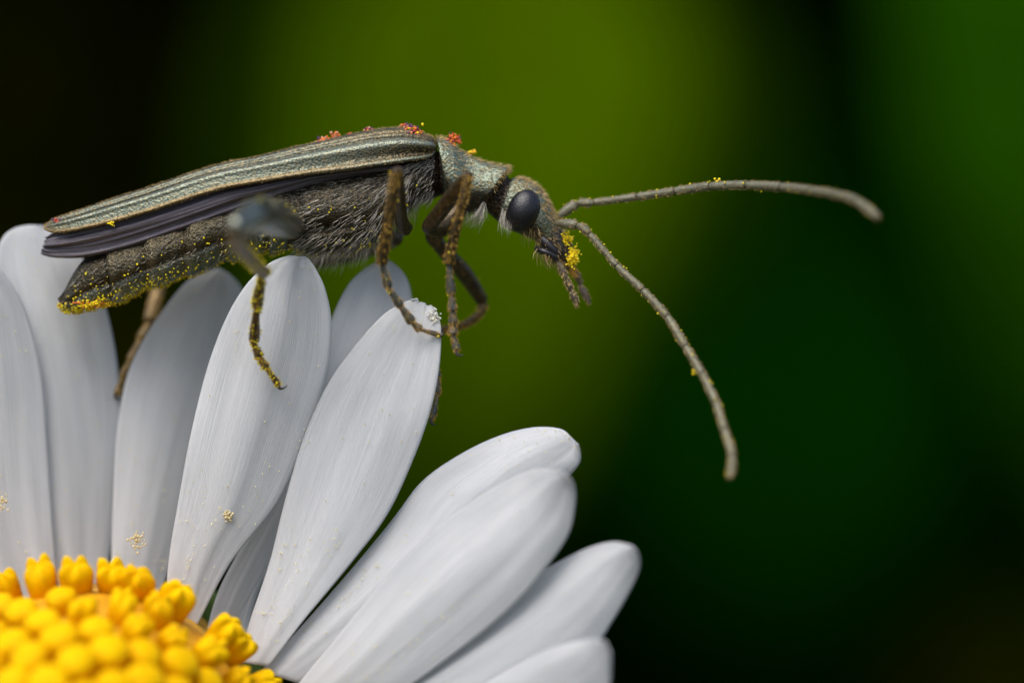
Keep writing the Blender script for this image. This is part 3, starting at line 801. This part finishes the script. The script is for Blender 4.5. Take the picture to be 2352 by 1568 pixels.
antenna([(1278, 500), (1326, 468), (1364, 465), (1463, 452), (1550, 439), (1631, 428), (1715, 425), (1794, 429), (1863, 437), (1918, 446), (1968, 462), (2018, 500)],
        [.1, .15, .1, 0, -.4, -.9, -1.5, -2.2, -3.0, -3.7, -4.4, -5.1], .065, .098, 1)

# --- mouthparts
def mp(name, pts, rad, mat, parent, n=None, flat=1.0):
    g = tube([P(*p) for p in pts], rad, 12, n, flat)
    return link(name, g.mesh(name), mat, parent), g
lab, g1 = mp('labrum', [(1262, 528, -.1), (1288, 560, -.15), (1304, 592, -.12), (1310, 612, -.1)], [.24, .22, .17, .05], M['mouth'], beetle)
man, g2 = mp('mandible', [(1244, 548, -.3), (1270, 572, -.36), (1294, 600, -.24), (1306, 622, -.1)], [.12, .12, .09, .02], M['black'], beetle)
max_, g3 = mp('maxilla', [(1232, 570, -.3), (1250, 578, -.42), (1272, 588, -.42), (1284, 604, -.36)], [.07, .075, .07, .06], M['black'], beetle)
p1, g4 = mp('palp', [(1278, 594, -.36), (1290, 616, -.38), (1299, 638, -.38)], [.05, .08, .07], M['palp'], beetle)
s1, g5 = mp('palp_segment', [(1299, 638, -.38), (1306, 652, -.36), (1312, 666, -.34)], [.045, .075, .06], M['palp'], p1)
s2, g6 = mp('palp_segment', [(1312, 666, -.34), (1319, 683, -.33), (1326, 702, -.32)], [.04, .078, .03], M['palp'], p1)
p2, g7 = mp('palp', [(1316, 618, .12), (1326, 634, .12), (1333, 652, .1)], [.045, .075, .05], M['palp'], beetle)
s3, g8 = mp('palp_segment', [(1332, 654, .1), (1342, 674, .08), (1354, 697, .06)], [.045, .085, .03], M['palp'], p2)
lc, g9 = mp('lacinia', [(1300, 604, -.1), (1312, 614, -.1), (1319, 628, -.1)], [.08, .07, .03], M['hair_orange'], beetle)
hairs('hair', lc, M['hair_orange'], [(g9, 90, .2, 1, 0, 1, .14, (.4, 1, .2), .3)], .009)
hairs('hair', man, M['hair_gold'], [(g1, 160, 0, 1, 0, 1, .16, (.5, .9, .1), .3), (g2, 60, 0, .8, 0, 1, .14, (.5, .9, .3), .3), (g3, 26, 0, .7, .2, .9, .26, (.6, .2, 1), .3)], .008)
hairs('hair', p1, M['hair_gold'], [(g, 70, 0, 1, 0, 1, .08, (.5, .85, 0), .2) for g in (g4, g5, g6)], .008)
hairs('hair', p2, M['hair_gold'], [(g, 70, 0, 1, 0, 1, .08, (.5, .85, 0), .2) for g in (g7, g8)], .008)

# --- legs: femur with coxa, then shin, foot of short joints and two claws
LEGS = {}
def ridge(a=.10, k=5): return lambda t, th: a * np.cos(k * th)
def leg(key, femur, fr, tibia, tr_, tarsus, rr, fmat='leg', hairlen=.09, hairn=1.0, claw=(.12, .10)):
    fr = [x * .9 for x in fr]; tr_ = [x * .84 for x in tr_]; rr = [x * .84 for x in rr]
    F = tube([P(*p) for p in femur], fr, 18, bump=ridge(.05, 4))
    root = link('leg', F.mesh('leg'), M[fmat], beetle)
    tmat = 'leg_amber' if key == 'far_hind' else 'leg'
    T = tube([P(*p) for p in tibia], tr_, 16, bump=ridge(.09, 4))
    tib = link('tibia', T.mesh('tibia'), M[tmat], root)
    pts = [P(*p) for p in tarsus]
    parts = []
    for k in range(len(pts) - 1):
        a, b = pts[k], pts[k + 1]; r = rr[k]
        parts.append(tube([a, a * .6 + b * .4, a * .15 + b * .85, b], [r * .62, r * .86, r * 1.12, r * .6], 12, 12, bump=ridge(.07, 4)))
    V, Fc = join(parts)
    tar = link('tarsus', mesh('tarsus', V, Fc), M['leg_amber' if key == 'far_hind' else 'leg' if key == 'near_hind' else 'tarsus'], root)
    e = pts[-1]; d = nrm(pts[-1] - pts[-2])
    q = nrm(np.cross(d, [0, 1.0, 0])) * claw[1]
    cl = []
    for sy in (-1, 1):
        cl.append(tube([e - d * .03, e + d * claw[0] * .6 + [0, sy * .05, 0] - q * .2, e + d * claw[0] + [0, sy * .07, 0] + q * .5, e + d * claw[0] * .9 + [0, sy * .07, 0] + q * 1.2], [.045, .035, .02, .006], 8, 12))
    V, Fc = join(cl)
    link('claw', mesh('claw', V, Fc), M['claw'], root)
    hs = [(F, int(90 * hairn), .05, .97, 0, 1, hairlen, (.4, .9, 0), .2), (T, int(480 * hairn), .02, .98, 0, 1, hairlen, (.45, .85, 0), .15)]
    hs += [(p, int(120 * hairn), .05, .95, 0, 1, hairlen * .9, (.5, .85, 0), .15) for p in parts]
    hairs('hair', root, M['hair_leg'], hs, .003)
    LEGS[key] = (F, T, parts)

leg('near_front', [(1056, 476, -.35), (1015, 520, -.6), (985, 520, -1.0), (1008, 490, -1.4), (1045, 440, -1.9), (1076, 402, -2.4)], [.22, .26, .18, .20, .19, .13],
    [(1077, 398, -2.4), (1066, 450, -2.35), (1046, 530, -2.15), (1030, 604, -1.95)], [.12, .11, .125, .14],
    [(1031, 606, -1.95), (1037, 678, -1.85), (1040, 716, -1.8), (1041, 745, -1.75), (1040, 768, -1.72), (1050, 806, -1.7)], [.105, .105, .11, .125, .09])
leg('near_middle', [(930, 525, -.6), (922, 505, -1.0), (918, 460, -1.8), (914, 391, -2.7)], [.2, .16, .155, .13],
    [(911, 389, -2.75), (902, 440, -2.65), (888, 530, -2.4), (876, 606, -2.15)], [.13, .12, .13, .145],
    [(877, 606, -2.15), (893, 662, -2.0), (922, 706, -1.85), (948, 742, -1.7), (966, 757, -1.62), (1006, 768, -1.45)], [.10, .10, .115, .10, .06])
leg('near_hind', [(680, 525, -.6), (662, 515, -1.6), (632, 500, -3.6), (588, 494, -5.8), (538, 522, -7.2)], [.26, .36, .44, .40, .22],
    [(535, 528, -7.2), (548, 560, -6.3), (578, 598, -4.6), (604, 624, -3.0)], [.18, .185, .19, .19],
    [(604, 616, -3.0), (589, 710, -2.25), (583, 790, -1.85), (597, 822, -1.75), (612, 846, -1.68), (640, 884, -1.55)], [.13, .125, .11, .10, .075], fmat='femur_hind', claw=(.13, .13))
leg('far_front', [(1040, 490, .35), (1000, 535, .3), (1010, 565, .4), (1062, 622, .9), (1108, 690, 1.4)], [.24, .24, .17, .21, .16],
    [(1112, 694, 1.4), (1100, 722, 1.3), (1066, 746, 1.1), (1015, 757, .8)], [.13, .11, .10, .09],
    [(1015, 757, .8), (985, 790, .3), (999, 832, -.1), (1006, 868, -.35), (1005, 905, -.5), (993, 962, -.6)], [.09, .09, .09, .08, .075])
leg('far_middle', [(910, 545, .6), (880, 560, 1.2), (800, 585, 2.6), (708, 606, 4.0)], [.2, .19, .21, .13],
    [(705, 608, 4.0), (700, 650, 3.6), (690, 720, 2.8), (680, 780, 1.8)], [.12, .11, .11, .12],
    [(680, 780, 1.8), (672, 830, .9), (668, 870, .2), (664, 900, -.3), (660, 930, -.6)], [.09, .09, .09, .08])
leg('far_hind', [(660, 540, .6), (580, 545, 1.6), (480, 560, 2.6), (400, 590, 3.2)], [.22, .32, .3, .16],
    [(398, 592, 3.2), (372, 640, 2.9), (356, 690, 2.6), (346, 736, 2.4)], [.15, .15, .17, .18],
    [(345, 738, 2.4), (322, 780, 2.1), (298, 830, 1.8), (280, 866, 1.6), (268, 905, 1.4)], [.12, .11, .10, .09])

# ------------------------------------------------------------------ pollen
def icosphere():
    t = (1 + 5 ** .5) / 2
    v = nrm(np.array([(-1, t, 0), (1, t, 0), (-1, -t, 0), (1, -t, 0), (0, -1, t), (0, 1, t), (0, -1, -t), (0, 1, -t), (t, 0, -1), (t, 0, 1), (-t, 0, -1), (-t, 0, 1)], float))
    f = [(0, 11, 5), (0, 5, 1), (0, 1, 7), (0, 7, 10), (0, 10, 11), (1, 5, 9), (5, 11, 4), (11, 10, 2), (10, 7, 6), (7, 1, 8), (3, 9, 4), (3, 4, 2), (3, 2, 6), (3, 6, 8), (3, 8, 9), (4, 9, 5), (2, 4, 11), (6, 2, 10), (8, 6, 7), (9, 8, 1)]
    return v, f
ICO_V, ICO_F = icosphere()
def grains(name, pts, radii, mat, colors=None):
    pts = np.asarray(pts, float); n = len(pts); radii = np.asarray(radii)
    V = (pts[:, None, :] + ICO_V[None] * radii[:, None, None] * rng.uniform(.8, 1.2, (n, 1, 3))).reshape(-1, 3)
    F = (np.array(ICO_F)[None] + (np.arange(n) * 12)[:, None, None]).reshape(-1, 3).tolist()
    col = None if colors is None else np.repeat(np.asarray(colors), 12, 0)
    return link(name, mesh(name, V, [tuple(f) for f in F], col), mat)
def scatter(g, n, u0, u1, v0, v1, out=.02, flt=None, clump=0.0):
    u = rng.uniform(u0, u1, n); v = rng.uniform(v0, v1, n)
    if clump:
        cu = rng.uniform(u0, u1, max(2, n // 9)); cv = rng.uniform(v0, v1, len(cu)); k = rng.integers(0, len(cu), n)
        u = np.where(rng.random(n) < .8, cu[k] + rng.normal(size=n) * clump, u); v = np.where(rng.random(n) < .8, cv[k] + rng.normal(size=n) * clump, v)
    p, nn, t = g.sample(u, v)
    p = p + nn * out * rng.uniform(.2, 1.6, n)[:, None]
    return p[flt(p)] if flt is not None else p
pts = [scatter(BODY, 520, bu(.3), bu(8), .36, .56, .04, near, .012), scatter(BODY, 230, bu(.6), bu(8.2), .24, .5, .05, near, .02),
       scatter(BODY, 240, bu(.2), bu(2.6), .44, .58, .07, None, .02), scatter(BODY, 80, bu(8.4), bu(11.5), .40, .52, .06, near, .01),
       scatter(BODY, 44, bu(9), bu(13), .2, .45, .06, near), scatter(WING, 14, .3, 1, .2, 1, -.05)]
F_, T_, S_ = LEGS['near_hind']
pts += [scatter(T_, 160, .35, 1, 0, 1, .03, None, .05), scatter(S_[0], 190, 0, 1, 0, 1, .02, None, .06), scatter(F_, 26, .3, .9, 0, 1, .02)]
pts += [scatter(s, 34, 0, 1, 0, 1, .025) for s in S_[1:]]
for key, n in (('near_front', 4), ('near_middle', 7), ('far_front', 4)):
    F_, T_, S_ = LEGS[key]
    pts += [scatter(T_, n, 0, 1, 0, 1, .03), scatter(F_, n // 2, .3, 1, 0, 1, .03)] + [scatter(s, n // 3, 0, 1, 0, 1, .03) for s in S_]
pts += [scatter(a, 3 + j % 3, 0, 1, 0, 1, .03) for j, a in enumerate(ANT)]
pts = np.concatenate(pts)
tag(grains('pollen_dust', pts, rng.uniform(.011, .027, len(pts)), M['pollen_y']), 'yellow pollen dust sticking to the belly and legs of the beetle', 'pollen', kind='stuff')
pts = [scatter(pet[k], 60, .05, .95, .03, .97, -.02) for k in (1, 2, 3, 4, 6, 7)] + [scatter(pet[k], 60, .08, .3, .1, .9, -.03, None, .02) for k in (3, 4, 6, 7, 8)]
pts = np.concatenate(pts); pts[:, 1] -= .055
tag(grains('pollen_dust', pts, rng.uniform(.008, .022, len(pts)), M['pollen_c']), 'cream pollen dust sprinkled over the white petals', 'pollen', kind='stuff')

def clump(label, c, n, spread, cols, r=(.03, .05), group=None, kind_stuff=False):
    n = int(n * 1.9); r = (r[0] * .68, r[1] * .72)
    p = np.asarray(c) + rng.normal(size=(n, 3)) * np.asarray(spread)
    cs = np.array(cols)[rng.integers(0, len(cols), n)]
    o = grains('pollen_clump', p, rng.uniform(*r, n), M['pollen_m'], cs)
    return tag(o, label, 'pollen', group, kind='stuff' if n >= 60 or kind_stuff else None)
OR, RD_, PU, YE, PK, CR = (.78, .20, .02), (.58, .06, .03), (.10, .02, .09), (.92, .70, .002), (.70, .32, .2), (.72, .60, .33)
clump('large orange and purple pollen clump on the shoulder of the wing cases', P(950, 314, -.45), 150, (.10, .12, .10), [OR, RD_, PU, PU, OR, YE], (.03, .055))
clump('small orange pollen crumb capping the highest point of the wing cases', P(935, 293, -.1), 30, (.07, .06, .045), [OR, PU, PK])
clump('orange and purple pollen clump on the hind rim of the neck shield', P(1042, 321, -.2), 39, (.08, .08, .055), [OR, RD_, PU, OR])
clump('yellow pollen speck between the two clumps on the neck shield', P(1020, 322, -.1), 8, (.035, .04, .03), [YE, YE, OR])
clump('flat yellow pollen clump on the middle of the neck shield', P(1085, 350, -.1), 14, (.05, .04, .015), [YE, (.8, .4, .01)])
clump('pinkish orange pollen clump halfway along the wing case ridge', P(741, 323, -.15), 26, (.06, .07, .035), [OR, PK, OR, PU])
clump('loose pale orange pollen crumb on the wing case ridge', P(770, 311, -.1), 14, (.05, .05, .035), [PK, OR])
clump('tiny purple pollen speck on the wing case ridge', P(806, 310, -.1), 6, (.02, .03, .02), [PU, PU, RD_])
clump('red orange pollen clump on the ridge before the shoulder', P(847, 299, -.1), 22, (.06, .06, .022), [OR, RD_, PK, PU])
clump('reddish pollen speck near the tail end of the wing case', P(132, 510, -.45), 10, (.04, .03, .035), [RD_, PU, RD_])
clump('orange pollen speck on the lower margin of the wing case', P(347, 467, -.80), 9, (.045, .03, .025), [OR, PK])
clump('bright yellow pollen speck on the folded wing near its tip', P(255, 511, -.85), 10, (.035, .03, .035), [YE])
clump('thick yellow pollen clump plastered on the mouth of the beetle', P(1316, 590, -.32), 130, (.065, .09, .095), [YE], (.026, .05))
clump('small yellow pollen patch on the face above the mouth clump', P(1302, 549, -.32), 60, (.05, .08, .065), [YE], (.024, .042))
clump('yellow pollen ball with a purple grain on the upper antenna', P(1650, 417, -.95), 14, (.045, .04, .03), [YE, YE, PU], (.03, .05))
clump('yellow pollen crust under the tail of the beetle', P(210, 697, -.25), 120, (.20, .14, .045), [YE, YE, YE, OR], (.025, .045))
clump('yellow pollen speck on the lower antenna', P(1594, 853, -2.2), 8, (.035, .04, .035), [YE], (.03, .045))
clump('cream pollen clump low on the petal under the hind foot', P(525, 1183, -1.22), 16, (.06, .02, .06), [CR], (.025, .05), kind_stuff=True)
clump('scattered cream pollen crumbs near the base of a petal', P(315, 1240, -.35), 30, (.09, .02, .12), [CR], (.025, .05), kind_stuff=True)
clump('cream pollen smear on the outermost petal', P(8, 1150, -.42), 16, (.06, .02, .1), [CR], (.03, .05), kind_stuff=True)
clump('white crumb on the nibbled tip of the broad petal', P(996, 728, -1.28), 40, (.06, .04, .09), [(.85, .83, .76), (.8, .78, .66)], (.02, .045), kind_stuff=True)
